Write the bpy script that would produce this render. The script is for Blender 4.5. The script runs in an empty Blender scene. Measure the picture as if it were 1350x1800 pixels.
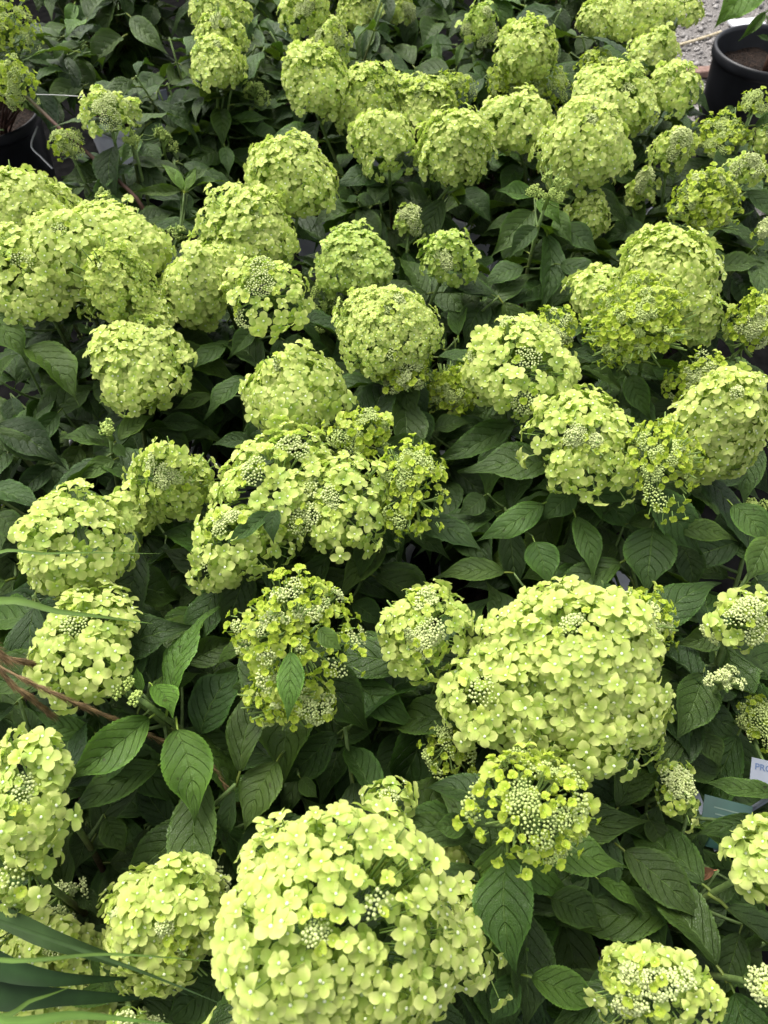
import bpy, math, time
import numpy as np
from mathutils import Matrix, Vector

T0 = time.time()
rng = np.random.default_rng(7)
SC = bpy.context.scene
COL = SC.collection

# ------------------------------------------------------------------ camera
PITCH = math.radians(54.0)
FPX = 1352.0                       # focal length in photo pixels (1350 x 1800)
Z0 = 0.62                          # typical height of the flower heads
CAM = np.array([0.0, 0.0, 1.37])
cam_d = bpy.data.cameras.new('camera')
cam = bpy.data.objects.new('camera', cam_d)
COL.objects.link(cam)
cam.location = CAM
cam.rotation_euler = (math.pi / 2 - PITCH, 0, 0)
cam_d.sensor_width = 36.0
cam_d.lens = 36.0 * FPX / 1800.0
cam_d.clip_start = 0.02
cam_d.clip_end = 400.0
cam_d.dof.use_dof = True
cam_d.dof.focus_distance = 0.88
cam_d.dof.aperture_fstop = 11.0
SC.camera = cam
SC.render.resolution_x, SC.render.resolution_y = 768, 1024

# ------------------------------------------------------------------ light
w = bpy.data.worlds.new('World')
SC.world = w
w.use_nodes = True
wn = w.node_tree
bg = wn.nodes['Background']
sky = wn.nodes.new('ShaderNodeTexSky')
sky.sky_type = 'NISHITA'
sky.sun_disc = False
SUN_EL, SUN_ROT = math.radians(62), math.radians(-35)
sky.sun_elevation = SUN_EL
sky.sun_rotation = SUN_ROT
sky.air_density = 1.0
sky.dust_density = 6.0
sky.ozone_density = 1.0
hs = wn.nodes.new('ShaderNodeHueSaturation')        # thin even overcast: the same sky, greyer
hs.inputs['Saturation'].default_value = 0.3
wn.links.new(sky.outputs[0], hs.inputs['Color'])
wn.links.new(hs.outputs[0], bg.inputs[0])
bg.inputs[1].default_value = 0.15
sun_d = bpy.data.lights.new('sun', 'SUN')
sun_d.energy = 1.0
sun_d.angle = math.radians(35)
sun_d.color = (1.0, 0.965, 0.9)
sun = bpy.data.objects.new('sun', sun_d)
COL.objects.link(sun)
sd = Vector((math.cos(SUN_EL) * math.sin(SUN_ROT), math.cos(SUN_EL) * math.cos(SUN_ROT), math.sin(SUN_EL)))
sun.rotation_euler = sd.to_track_quat('Z', 'Y').to_euler()
sun.location = (0, 0, 5)
vs = SC.view_settings
vs.view_transform = 'Standard'
vs.look = 'None'
vs.exposure = 1.02
vs.gamma = 1.0
vs.use_curve_mapping = False
SC.cycles.max_bounces = 6
SC.cycles.diffuse_bounces = 4
SC.cycles.glossy_bounces = 2
SC.cycles.transmission_bounces = 4
SC.cycles.use_denoising = True

# ------------------------------------------------------------------ pixel helpers
R_ = np.array([1.0, 0, 0])
F_ = np.array([0, math.cos(PITCH), -math.sin(PITCH)])
U_ = np.array([0, math.sin(PITCH), math.cos(PITCH)])

def ray(px, py):
    d = F_ + R_ * (px - 675.0) / FPX - U_ * (py - 900.0) / FPX
    return d / np.linalg.norm(d)

def at_z(px, py, z):
    d = ray(px, py)
    return CAM + d * ((z - CAM[2]) / d[2])

def on_plane(px, py, p0, n):
    d = ray(px, py)
    return CAM + d * (np.dot(p0 - CAM, n) / np.dot(d, n))

def proj(P):
    v = np.asarray(P) - CAM
    dz = v @ F_
    return 675.0 + FPX * (v @ R_) / dz, 900.0 - FPX * (v @ U_) / dz, dz

def nrm(v):
    v = np.asarray(v, float)
    return v / (np.linalg.norm(v) + 1e-12)

# ------------------------------------------------------------------ mesh helpers
def make_mesh(name, V, T, mat, C=None, UV=None, smooth=True, Q=None):
    """V Nx3, T Mx3 triangles, Q Kx4 quads, C Nx3 point colour, UV Nx2 per point"""
    me = bpy.data.meshes.new(name)
    V = np.asarray(V, np.float32)
    loops, starts, tot = [], [], 0
    if T is not None and len(T):
        T = np.asarray(T, np.int32)
        loops.append(T.ravel()); starts.append(np.arange(len(T)) * 3); tot = len(T) * 3
    if Q is not None and len(Q):
        Q = np.asarray(Q, np.int32)
        loops.append(Q.ravel()); starts.append(tot + np.arange(len(Q)) * 4)
    loops = np.concatenate(loops).astype(np.int32)
    starts = np.concatenate(starts).astype(np.int32)
    me.vertices.add(len(V)); me.vertices.foreach_set('co', V.ravel())
    me.loops.add(len(loops)); me.loops.foreach_set('vertex_index', loops)
    me.polygons.add(len(starts)); me.polygons.foreach_set('loop_start', starts)
    if smooth:
        me.polygons.foreach_set('use_smooth', np.ones(len(starts), bool))
    if C is not None:
        ca = me.color_attributes.new('Col', 'FLOAT_COLOR', 'POINT')
        c4 = np.ones((len(V), 4), np.float32); c4[:, :3] = C
        ca.data.foreach_set('color', c4.ravel())
    if UV is not None:
        uvl = me.uv_layers.new(name='UVMap')
        uvl.data.foreach_set('uv', np.asarray(UV, np.float32)[loops].ravel())
    me.update(calc_edges=True)
    if mat is not None:
        me.materials.append(mat)
    return me

class Acc:
    """collects triangles of one part"""
    def __init__(s): s.V, s.T, s.C, s.n = [], [], [], 0
    def add(s, V, T, C):
        V = np.asarray(V, float)
        s.V.append(V); s.T.append(np.asarray(T) + s.n)
        C = np.asarray(C, float)
        s.C.append(np.broadcast_to(C, (len(V), 3)) if C.ndim == 1 else C)
        s.n += len(V)
    def add_many(s, V, T, M, C):
        """V n,3 ; M k,3,4 transforms ; C k,n,3"""
        k, n = len(M), len(V)
        if k == 0: return
        W = np.einsum('kij,nj->kni', M[:, :, :3], V) + M[:, None, :, 3]
        TT = (np.asarray(T)[None] + (np.arange(k) * n)[:, None, None]).reshape(-1, 3)
        s.add(W.reshape(-1, 3), TT, np.asarray(C).reshape(-1, 3))
    def mesh(s, name, mat, smooth=True):
        return make_mesh(name, np.concatenate(s.V), np.concatenate(s.T), mat, np.concatenate(s.C), smooth=smooth)

def link(name, data, parent=None, loc=None, M=None, **props):
    o = bpy.data.objects.new(name, data)
    COL.objects.link(o)
    if parent is not None: o.parent = parent
    if loc is not None: o.location = loc
    if M is not None: o.matrix_basis = M
    for k, v in props.items(): o[k] = v
    return o

def tube(P, rad, sides=6, cap=True):
    """tapered tube through points P"""
    P = np.asarray(P, float); n = len(P)
    rad = np.broadcast_to(np.asarray(rad, float), (n,))
    tan = np.gradient(P, axis=0)
    tan /= np.linalg.norm(tan, axis=1)[:, None] + 1e-12
    ref = np.array([0.31, 0.83, 0.46]) if abs(tan[0] @ nrm([0.31, .83, .46])) < .9 else np.array([1., 0, 0])
    a = np.cross(tan, ref); a /= np.linalg.norm(a, axis=1)[:, None] + 1e-12
    b = np.cross(tan, a)
    ph = np.arange(sides) / sides * 2 * math.pi
    V = (P[:, None] + rad[:, None, None] * (np.cos(ph)[None, :, None] * a[:, None] + np.sin(ph)[None, :, None] * b[:, None])).reshape(-1, 3)
    T = []
    for i in range(n - 1):
        for j in range(sides):
            q = [i * sides + j, i * sides + (j + 1) % sides, (i + 1) * sides + (j + 1) % sides, (i + 1) * sides + j]
            T += [[q[0], q[1], q[2]], [q[0], q[2], q[3]]]
    if cap:
        m = (n - 1) * sides
        for j in range(1, sides - 1):
            T += [[0, j + 1, j], [m, m + j, m + j + 1]]
    return V, np.array(T)

def lathe(profile, seg=40):
    prof = np.asarray(profile, float); n = len(prof)
    ph = np.arange(seg) / seg * 2 * math.pi
    V = np.stack([prof[:, None, 0] * np.cos(ph), prof[:, None, 0] * np.sin(ph), np.broadcast_to(prof[:, None, 1], (n, seg))], -1).reshape(-1, 3)
    Q = []
    for i in range(n - 1):
        for j in range(seg):
            Q.append([i * seg + j, i * seg + (j + 1) % seg, (i + 1) * seg + (j + 1) % seg, (i + 1) * seg + j])
    return V, np.array(Q)

def bez(a, b, c, n):
    t = np.linspace(0, 1, n)[:, None]
    return (1 - t) ** 2 * a + 2 * t * (1 - t) * b + t ** 2 * c

def polyspline(P, n):
    """smooth Catmull-Rom resampling"""
    P = np.asarray(P, float)
    E = np.vstack([2 * P[0] - P[1], P, 2 * P[-1] - P[-2]])
    out = []
    m = len(P) - 1
    for k in range(n):
        u = k / (n - 1) * m
        i = min(int(u), m - 1); t = u - i
        p0, p1, p2, p3 = E[i:i + 4]
        out.append(.5 * (2 * p1 + (p2 - p0) * t + (2 * p0 - 5 * p1 + 4 * p2 - p3) * t * t + (3 * p1 - p0 - 3 * p2 + p3) * t ** 3))
    return np.array(out)

# ------------------------------------------------------------------ materials
def new_mat(name):
    m = bpy.data.materials.new(name); m.use_nodes = True
    nt = m.node_tree
    return m, nt, nt.nodes['Principled BSDF'], nt.nodes['Material Output']

def N(nt, t, **kw):
    n = nt.nodes.new(t)
    for k, v in kw.items(): setattr(n, k, v)
    return n

def mul(nt, a, b, fac=1.0):
    m = N(nt, 'ShaderNodeMix', data_type='RGBA', blend_type='MULTIPLY')
    m.inputs[0].default_value = fac
    nt.links.new(a, m.inputs[6])
    if isinstance(b, tuple): m.inputs[7].default_value = b
    else: nt.links.new(b, m.inputs[7])
    return m.outputs[2]

def noise(nt, scale, detail=3, vec=None, rough=.55):
    n = N(nt, 'ShaderNodeTexNoise'); n.inputs['Scale'].default_value = scale
    n.inputs['Detail'].default_value = detail; n.inputs['Roughness'].default_value = rough
    if vec is not None: nt.links.new(vec, n.inputs['Vector'])
    return n

def ramp(nt, src, stops):
    r = N(nt, 'ShaderNodeValToRGB')
    e = r.color_ramp.elements
    e[0].position, e[0].color = stops[0][0], (*stops[0][1], 1)
    e[1].position, e[1].color = stops[1][0], (*stops[1][1], 1)
    for p, c in stops[2:]:
        x = e.new(p); x.color = (*c, 1)
    nt.links.new(src, r.inputs[0])
    return r.outputs[0]

def bump(nt, src, strength, dist=0.001):
    b = N(nt, 'ShaderNodeBump'); b.inputs['Strength'].default_value = strength
    b.inputs['Distance'].default_value = dist
    nt.links.new(src, b.inputs['Height'])
    return b.outputs[0]

def plant_mat(name, rough, spec, trans, tcol, noise_scale, lo, hi, bmp=0.15):
    """vertex colour x object colour, a little noise, part translucent"""
    m, nt, bs, out = new_mat(name)
    at = N(nt, 'ShaderNodeAttribute', attribute_name='Col')
    oi = N(nt, 'ShaderNodeObjectInfo')
    c = mul(nt, at.outputs['Color'], oi.outputs['Color'])
    geo = N(nt, 'ShaderNodeNewGeometry')
    nz = noise(nt, noise_scale, 2, geo.outputs['Position'])
    c = mul(nt, c, ramp(nt, nz.outputs[0], [(.3, lo), (.7, hi)]))
    nt.links.new(c, bs.inputs['Base Color'])
    bs.inputs['Roughness'].default_value = rough
    bs.inputs['Specular IOR Level'].default_value = spec
    nz2 = noise(nt, 420, 2, geo.outputs['Position'])
    if bmp: nt.links.new(bump(nt, nz2.outputs[0], bmp, .0008), bs.inputs['Normal'])
    tr = N(nt, 'ShaderNodeBsdfTranslucent')
    nt.links.new(mul(nt, c, tcol), tr.inputs['Color'])
    mx = N(nt, 'ShaderNodeMixShader'); mx.inputs[0].default_value = trans
    nt.links.new(bs.outputs[0], mx.inputs[1]); nt.links.new(tr.outputs[0], mx.inputs[2])
    nt.links.new(mx.outputs[0], out.inputs['Surface'])
    return m

M_PETAL = plant_mat('petal', .55, .25, .36, (.95, 1.05, .7, 1), 160, (.93, .94, .86), (1.05, 1.04, 1.08))
M_BUD = plant_mat('bud', .5, .3, .12, (1, 1, .8, 1), 300, (.9, .92, .84), (1.06, 1.05, 1.06), 0)
M_STEM = plant_mat('stem_bark', .6, .3, .0, (1, 1, 1, 1), 140, (.65, .65, .65), (1.2, 1.2, 1.2), .5)
M_GRASS = plant_mat('grass_blade', .5, .2, .25, (.9, 1, .5, 1), 40, (.8, .8, .8), (1.15, 1.15, 1.15), .1)

def leaf_material():
    m, nt, bs, out = new_mat('hydrangea_leaf')
    at = N(nt, 'ShaderNodeAttribute', attribute_name='Col')
    oi = N(nt, 'ShaderNodeObjectInfo')
    uv = N(nt, 'ShaderNodeUVMap', uv_map='UVMap')
    sx = N(nt, 'ShaderNodeSeparateXYZ'); nt.links.new(uv.outputs[0], sx.inputs[0])
    def mth(op, a, b=None, c=None):
        n = N(nt, 'ShaderNodeMath', operation=op)
        for i, x in enumerate((a, b, c)):
            if x is None: continue
            if isinstance(x, (int, float)): n.inputs[i].default_value = x
            else: nt.links.new(x, n.inputs[i])
        return n.outputs[0]
    au = mth('ABSOLUTE', mth('MULTIPLY_ADD', sx.outputs[0], 2.0, -1.0))
    v = sx.outputs[1]
    q = mth('SUBTRACT', mth('SUBTRACT', v, mth('MULTIPLY', au, .20)), mth('MULTIPLY', mth('MULTIPLY', au, au), .13))
    fr = mth('FRACT', mth('MULTIPLY_ADD', q, 7.0, 3.0))
    dist = mth('MINIMUM', fr, mth('SUBTRACT', 1.0, fr))              # 0 on a side vein
    side = mth('SUBTRACT', 1.0, mth('MINIMUM', mth('DIVIDE', dist, mth('MULTIPLY_ADD', au, -.05, .085)), 1.0))
    mid = mth('SUBTRACT', 1.0, mth('MINIMUM', mth('DIVIDE', au, .05), 1.0))
    vein = mth('MAXIMUM', mth('MULTIPLY', side, .35), mid)
    # fine net between the veins
    vo = N(nt, 'ShaderNodeTexVoronoi', feature='DISTANCE_TO_EDGE'); vo.inputs['Scale'].default_value = 26
    mp = N(nt, 'ShaderNodeMapping'); mp.inputs['Scale'].default_value = (1.0, 1.9, 1)
    nt.links.new(uv.outputs[0], mp.inputs[0]); nt.links.new(mp.outputs[0], vo.inputs['Vector'])
    net = mth('MINIMUM', mth('MULTIPLY', vo.outputs[0], 5.0), 1.0)
    c = mul(nt, at.outputs['Color'], oi.outputs['Color'])
    geo = N(nt, 'ShaderNodeNewGeometry')
    nz = noise(nt, 28, 4, geo.outputs['Position'])
    c = mul(nt, c, ramp(nt, nz.outputs[0], [(.3, (.78, .82, .8)), (.7, (1.2, 1.14, 1.1))]))
    spots = noise(nt, 150, 2, geo.outputs['Position'])
    c = mul(nt, c, ramp(nt, spots.outputs[0], [(.26, (.55, .45, .4)), (.34, (1, 1, 1))]))
    mixv = N(nt, 'ShaderNodeMix', data_type='RGBA')
    nt.links.new(mth('MULTIPLY', vein, .75), mixv.inputs[0]); nt.links.new(c, mixv.inputs[6])
    mixv.inputs[7].default_value = (.10, .165, .04, 1)
    # paler underside of the blade
    under = N(nt, 'ShaderNodeMix', data_type='RGBA')
    nt.links.new(geo.outputs['Backfacing'], under.inputs[0]); nt.links.new(mixv.outputs[2], under.inputs[6])
    nt.links.new(mul(nt, mixv.outputs[2], (1.7, 1.45, 1.8, 1)), under.inputs[7])
    c = under.outputs[2]
    nt.links.new(c, bs.inputs['Base Color'])
    nt.links.new(mth('MULTIPLY_ADD', nz.outputs[0], .22, .34), bs.inputs['Roughness'])
    bs.inputs['Specular IOR Level'].default_value = .36
    rel = mth('MAXIMUM', mth('MULTIPLY', side, .50), mth('MULTIPLY', mid, .30))
    h = mth('ADD', mth('SUBTRACT', 1.0, rel), mth('MULTIPLY', net, .10))
    nt.links.new(bump(nt, h, 1.0, .0028), bs.inputs['Normal'])
    tr = N(nt, 'ShaderNodeBsdfTranslucent')
    nt.links.new(mul(nt, c, (1.2, 1.35, .5, 1)), tr.inputs['Color'])
    mx = N(nt, 'ShaderNodeMixShader'); mx.inputs[0].default_value = .16
    nt.links.new(bs.outputs[0], mx.inputs[1]); nt.links.new(tr.outputs[0], mx.inputs[2])
    nt.links.new(mx.outputs[0], out.inputs['Surface'])
    return m
M_LEAF = leaf_material()

def simple_mat(name, c1, c2, scale, rough, spec=.4, bmp=.3, bscale=None, bdist=.002, detail=4):
    m, nt, bs, out = new_mat(name)
    tc = N(nt, 'ShaderNodeNewGeometry')
    nz = noise(nt, scale, detail, tc.outputs['Position'])
    nt.links.new(ramp(nt, nz.outputs[0], [(.33, c1), (.67, c2)]), bs.inputs['Base Color'])
    bs.inputs['Roughness'].default_value = rough
    bs.inputs['Specular IOR Level'].default_value = spec
    if bmp:
        n2 = noise(nt, bscale or scale * 4, 3, tc.outputs['Position'])
        nt.links.new(bump(nt, n2.outputs[0], bmp, bdist), bs.inputs['Normal'])
    return m

M_POTB = simple_mat('black_pot_plastic', (.006, .0065, .008), (.014, .015, .018), 14, .42, .4, .15, 90, .001)
M_POTW = simple_mat('white_pot_plastic', (.62, .64, .68), (.78, .79, .81), 20, .4, .4, .08, 60, .001)
M_SOIL = simple_mat('bark_soil', (.007, .005, .004), (.036, .023, .016), 110, .9, .2, 1.0, 160, .012)
M_CLOTH = simple_mat('ground_cloth_weave', (.004, .004, .004), (.010, .0098, .0095), 30, 1.0, .0, .5, 700, .001)
M_GROUND = simple_mat('gravel_ground', (.10, .092, .085), (.30, .28, .262), 130, .9, .25, 1.0, 120, .012)
M_STONE = None
M_STRAW = simple_mat('dry_straw', (.42, .34, .2), (.62, .54, .38), 60, .7, .3, .3, 300)
M_WOOD = simple_mat('weathered_board', (.16, .095, .075), (.3, .2, .165), 60, .8, .2, .5, 160)
M_TAGW = simple_mat('tag_white_shaded', (.17, .19, .23), (.21, .23, .27), 30, .5, .2, 0)  # white plastic toned down to grey, its shade put into the colour
M_TAGG = simple_mat('tag_green_shaded', (.014, .060, .047), (.022, .080, .062), 30, .35, .45, 0)  # green print darkened, the shadow over the tag is in the colour
M_TAGT = simple_mat('tag_blue_ink', (.05, .08, .16), (.06, .1, .19), 30, .5, .3, 0)
M_TAGL = simple_mat('tag_pale_ink', (.10, .16, .13), (.13, .19, .15), 30, .5, .3, 0)
M_WIRE = simple_mat('pale_wire', (.5, .5, .48), (.65, .65, .62), 30, .45, .4, 0)

# ------------------------------------------------------------------ floret, bud and leaf shapes
def petal_pts(L, W, up, cup, recurve, twist, rows=(0., .18, .42, .68, .88, 1.0)):
    """one sepal along +x; returns V, T"""
    V, T = [], []
    for t in rows:
        hw = W * (math.sin(math.pi * min(1, (t * .90 + .055)) ** 1.12) ** .72) * (1 if t < .99 else .62)
        x = L * (.05 + .95 * t)
        bend = up * (1 - .45 * t) - recurve * t * t
        z = L * t * math.sin(bend)
        xx = L * .05 + L * .95 * t * math.cos(bend * .9)
        for s in (-1, 0, 1):
            y = s * hw
            V.append([xx - (abs(s) * .06 * L if t > .99 else 0), y, z + cup * (s * s) * hw + twist * y])
    V = np.array(V)
    n = len(rows)
    for i in range(n - 1):
        for j in range(2):
            a, b, c, d = i * 3 + j, i * 3 + j + 1, (i + 1) * 3 + j + 1, (i + 1) * 3 + j
            T += [[a, d, c], [a, c, b]]
    return V, np.array(T)

def octa(sub=1):
    V = [[1, 0, 0], [-1, 0, 0], [0, 1, 0], [0, -1, 0], [0, 0, 1], [0, 0, -1]]
    T = [[0, 2, 4], [2, 1, 4], [1, 3, 4], [3, 0, 4], [2, 0, 5], [1, 2, 5], [3, 1, 5], [0, 3, 5]]
    V = [np.array(v, float) for v in V]
    for _ in range(sub):
        cache, T2 = {}, []
        def mid(a, b):
            k = (min(a, b), max(a, b))
            if k not in cache:
                V.append(nrm(V[a] + V[b])); cache[k] = len(V) - 1
            return cache[k]
        for a, b, c in T:
            ab, bc, ca = mid(a, b), mid(b, c), mid(c, a)
            T2 += [[a, ab, ca], [b, bc, ab], [c, ca, bc], [ab, bc, ca]]
        T = T2
    return np.array(V), np.array(T)

BUD_V, BUD_T = octa(1)

def floret_shape(kind, seed):
    """unit-diameter floret facing +z: four sepals and a small pale bud in the middle"""
    r = np.random.default_rng(seed)
    acc = Acc()
    for k in range(4):
        pair = k % 2
        L = .5 * r.uniform(.86, 1.1)
        if kind == 0:   W, up, cup, rec = .218 * r.uniform(.88, 1.1), r.uniform(.0, .34), r.uniform(.12, .42), r.uniform(.0, .45)
        elif kind == 1: W, up, cup, rec = .222 * r.uniform(.9, 1.1), r.uniform(.4, .85), r.uniform(.3, .65), r.uniform(.0, .5)
        else:           W, up, cup, rec = .245 * r.uniform(.9, 1.1), r.uniform(.75, 1.15), r.uniform(.3, .5), r.uniform(-.1, .35)
        V, T = petal_pts(L, W, up, cup, rec, r.uniform(-.18, .18))
        a = k * math.pi / 2 + r.uniform(-.17, .17)
        c, s = math.cos(a), math.sin(a)
        V = V @ np.array([[c, s, 0], [-s, c, 0], [0, 0, 1]])
        V[:, 2] += .022 * pair
        t = np.repeat(np.array([0., .18, .42, .68, .88, 1.0]), 3)[:, None]
        edge = np.tile([1., 0, 1.], 6)[:, None]
        base = np.array([.74, .88, .45]) * (1 - t) ** 1.5 + np.array([1.03, 1.0, 1.03]) * (1 - (1 - t) ** 1.5)
        C = (base + edge * np.array([.05, .03, .10])) * r.uniform(.90, 1.05)
        acc.add(V, T, C)
    # square pale centre
    acc.add(BUD_V * [.068, .068, .055] + [0, 0, .05], BUD_T, np.array([1.45, 1.32, 3.3]))
    return np.concatenate(acc.V), np.concatenate(acc.T), np.concatenate(acc.C)

FLO = {k: [floret_shape(k, 100 * k + i) for i in range(7)] for k in (0, 1, 2)}
FLO_ME = {k: [make_mesh('floret', V, T, M_PETAL, C) for V, T, C in FLO[k]] for k in FLO}

NR, NC = 44, 10
def leaf_mesh(seed, wr):
    """blade from (0,0,0) to (0,1,0), half-width wr, petiole behind; quilted between side veins, toothed edge"""
    r = np.random.default_rng(seed)
    arch, fold, wave = r.uniform(.05, .22), r.uniform(.10, .72), r.uniform(.006, .04)
    curl, tw, ph, side = r.uniform(-.02, .10), r.uniform(-.5, .5), r.uniform(0, 6), r.uniform(-.07, .07)
    edge_up = r.uniform(-.25, .18)
    V, C, UV = [], [], []
    vs_ = np.linspace(0, 1, NR + 1)
    for i, v in enumerate(vs_):
        prof = (math.sin(math.pi * v ** .80) ** .85) * (1 - .42 * v ** 3.0)
        if v > .62: prof *= 1 - .66 * ((v - .62) / .38) ** .9
        prof = max(prof, .012)
        for j in range(NC + 1):
            u = (j / NC) * 2 - 1
            hw = wr * prof
            if abs(u) > .99 and .08 < v < .97:
                hw *= 1 + (.022 if i % 2 else -.018)
            x = u * hw
            au = abs(u)
            q = v - .20 * au - .13 * au * au
            f = (q * 7 + 3) % 1
            quilt = (math.sin(math.pi * f)) ** .7 * .034 * (1 - .5 * au) * min(1, prof * 1.5)
            z = arch * 4 * v * (1 - v) * .62 - curl * max(0, v - .7) * 2.2 * (v - .7) / .3 * .5
            z += fold * abs(x) + edge_up * au ** 3 * hw + quilt + wave * math.sin(v * 13 + ph + (2 if u > 0 else 0)) * au ** 2
            # twist toward the tip
            a = tw * v * v
            xx = x * math.cos(a); z += x * math.sin(a)
            V.append([xx + side * 4 * v * (1 - v), v, z])
            m = 1 + .75 * (au > .985)  # brighter margin: rim light painted into the vertex colour
            C.append([m, m, m]); UV.append([(u + 1) / 2, v])
    Q = []
    for i in range(NR):
        for j in range(NC):
            a = i * (NC + 1) + j
            Q.append([a, a + 1, a + NC + 2, a + NC + 1])
    V = np.array(V)
    V[:, 2] -= V[:, 1] * 0
    n0 = len(V)
    # petiole and raised midrib below
    PV, PT = tube(np.array([[0, -.13, -.05], [0, -.05, -.012], [0, .02, -.004], [side * .75, .25, V[NC // 2 + (NR // 4) * (NC + 1), 2] - .004]]), [.015, .013, .012, .006], 5)
    V = np.vstack([V, PV])
    C = np.vstack([np.array(C), np.tile([3.2, 2.2, 2.4], (len(PV), 1))])
    UV = np.vstack([np.array(UV), np.tile([.25, .5], (len(PV), 1))])
    return make_mesh('leaf', V, PT + n0, M_LEAF, C, UV, True, np.array(Q))

LEAF_W = [.16, .19, .21, .24, .27, .30]
LEAVES = [(w_, leaf_mesh(900 + 10 * k + i, w_)) for k, w_ in enumerate(LEAF_W) for i in range(4)]

# ------------------------------------------------------------------ setting: ground, cloth, gravel
def grid_sheet(x0, x1, y0, y1, nx, ny, zf):
    xs, ys = np.linspace(x0, x1, nx), np.linspace(y0, y1, ny)
    X, Y = np.meshgrid(xs, ys)
    V = np.stack([X, Y, zf(X, Y)], -1).reshape(-1, 3)
    Q = [[j * nx + i, j * nx + i + 1, (j + 1) * nx + i + 1, (j + 1) * nx + i] for j in range(ny - 1) for i in range(nx - 1)]
    return V, np.array(Q)

V, Q = grid_sheet(-150, 150, -60, 240, 9, 9, lambda X, Y: X * 0)
link('ground', make_mesh('ground', V, None, M_GROUND, Q=Q), kind='structure', label='grey gravelly ground of the plant yard')
V, Q = grid_sheet(-4.5, 1.02, -1.4, 7.0, 60, 90, lambda X, Y: .006 + .004 * np.sin(X * 9 + Y * 4) * np.sin(Y * 7 - X * 3) + .002)
link('ground_cloth', make_mesh('ground_cloth', V, None, M_CLOTH, Q=Q), kind='structure', label='black woven ground cloth beneath the potted shrubs')

def gravel():
    m = simple_mat('gravel_stone', (.15, .14, .13), (.46, .435, .41), 70, .85, .3, .4, 300)
    r = np.random.default_rng(3)
    acc = Acc()
    bv, bt = octa(0)
    n = 9000
    x = r.uniform(.95, 2.6, n); y = r.uniform(2.0, 5.2, n)
    s = r.uniform(.004, .012, n) * (1 + r.random(n) ** 6 * 1.2)
    M = np.zeros((n, 3, 4))
    a = r.uniform(0, 6.28, n)
    fl = r.uniform(.45, .8, n)
    M[:, 0, 0] = np.cos(a) * s; M[:, 0, 1] = -np.sin(a) * s * .75; M[:, 1, 0] = np.sin(a) * s; M[:, 1, 1] = np.cos(a) * s * .75
    M[:, 2, 2] = s * fl; M[:, 2, 0] = s * r.uniform(-.3, .3, n)
    M[:, 0, 3] = x; M[:, 1, 3] = y; M[:, 2, 3] = s * fl * .4
    acc.add_many(bv, bt, M, np.ones((n, len(bv), 3)))
    link('gravel', acc.mesh('gravel', m, False), kind='stuff', label='loose grey gravel beside the black pot', category='gravel')
gravel()

# ------------------------------------------------------------------ what grows where (photo pixels of the 1350 x 1800 picture)
# plants: pixel above the crown, label
PLANTS = [
 (600, 1570, 'hydrangea carrying the broadest pale yellow-green bloom, a cream bud patch in its middle'),
 (60, 1470, 'hydrangea behind the wide grass blades with a tall pale bloom and a bud-filled one'),
 (960, 1290, 'hydrangea with a huge sloping lime dome between bud-speckled and fresh yellow heads'),
 (1270, 1660, 'hydrangea in a white pot by the green tag, bloom half open over creamy buds'),
 (1280, 1110, 'hydrangea with small cream-budded clusters on bare twigs and broad drooping leaves'),
 (150, 1090, 'hydrangea crossed by thin grass blades with two round blooms, one above another'),
 (330, 1200, 'hydrangea shoot with a tiny green bud knot cupped in large fresh leaves'),
 (530, 960, 'hydrangea with a wide half-open bloom and a yellow bud-studded head hanging below it'),
 (600, 660, 'hydrangea with a smooth round pale bloom beside a finer grained budding one'),
 (970, 740, 'hydrangea with two loose half-open blooms full of white buds and star florets'),
 (1200, 600, 'hydrangea with a tall leaning lime bloom behind a pointed yellow bud panicle'),
 (130, 500, 'hydrangea whose wide pale bloom stands before the black pot with brown soil'),
 (430, 470, 'hydrangea with a stack of four domed lime blooms rising toward the leafy backdrop'),
 (700, 450, 'hydrangea with two small loose green heads above dark empty gaps'),
 (950, 400, 'hydrangea with one upright bud cluster ringed by pointed dark leaves'),
 (710, 220, 'hydrangea with round lime blooms crowded beneath a single pale globe'),
 (1010, 200, 'hydrangea with a broad full globe in the packed row leading to the gravel'),
 (1250, 300, 'hydrangea with several small budding heads in front of the large black pot'),
 (570, 60, 'hydrangea with long arching pale panicles speckled with tiny buds'),
 (330, 110, 'hydrangea with a long hanging panicle above many tall dark leaves'),
 (200, 290, 'hydrangea with a leaning bare brown stem and a small lopsided bloom'),
 (880, 70, 'hydrangea with one pale lifted bloom and a faded loose one among brown stems'),
 (1130, 70, 'hydrangea with bright heads overhanging the grey gravel'),
 (40, 70, 'hydrangea with sparse feathery budding panicles growing in the black pot of brown soil'),
 (70, 800, 'leafy hydrangea with a tiny bud knot over dark leaves between the pale blooms'),
 (-110, 700, 'leafy hydrangea with dark overlapping leaves left of the drooping pale bloom'),
 (150, -75, 'leafy hydrangea standing behind the feathery panicles, no bloom in sight'),
 (420, -80, 'leafy hydrangea standing behind the long hanging panicle'),
 (690, -70, 'leafy hydrangea standing behind the arching bud-speckled panicles'),
 (950, -80, 'leafy hydrangea with thin upright leaves behind the pale lifted bloom'),
]
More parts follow.
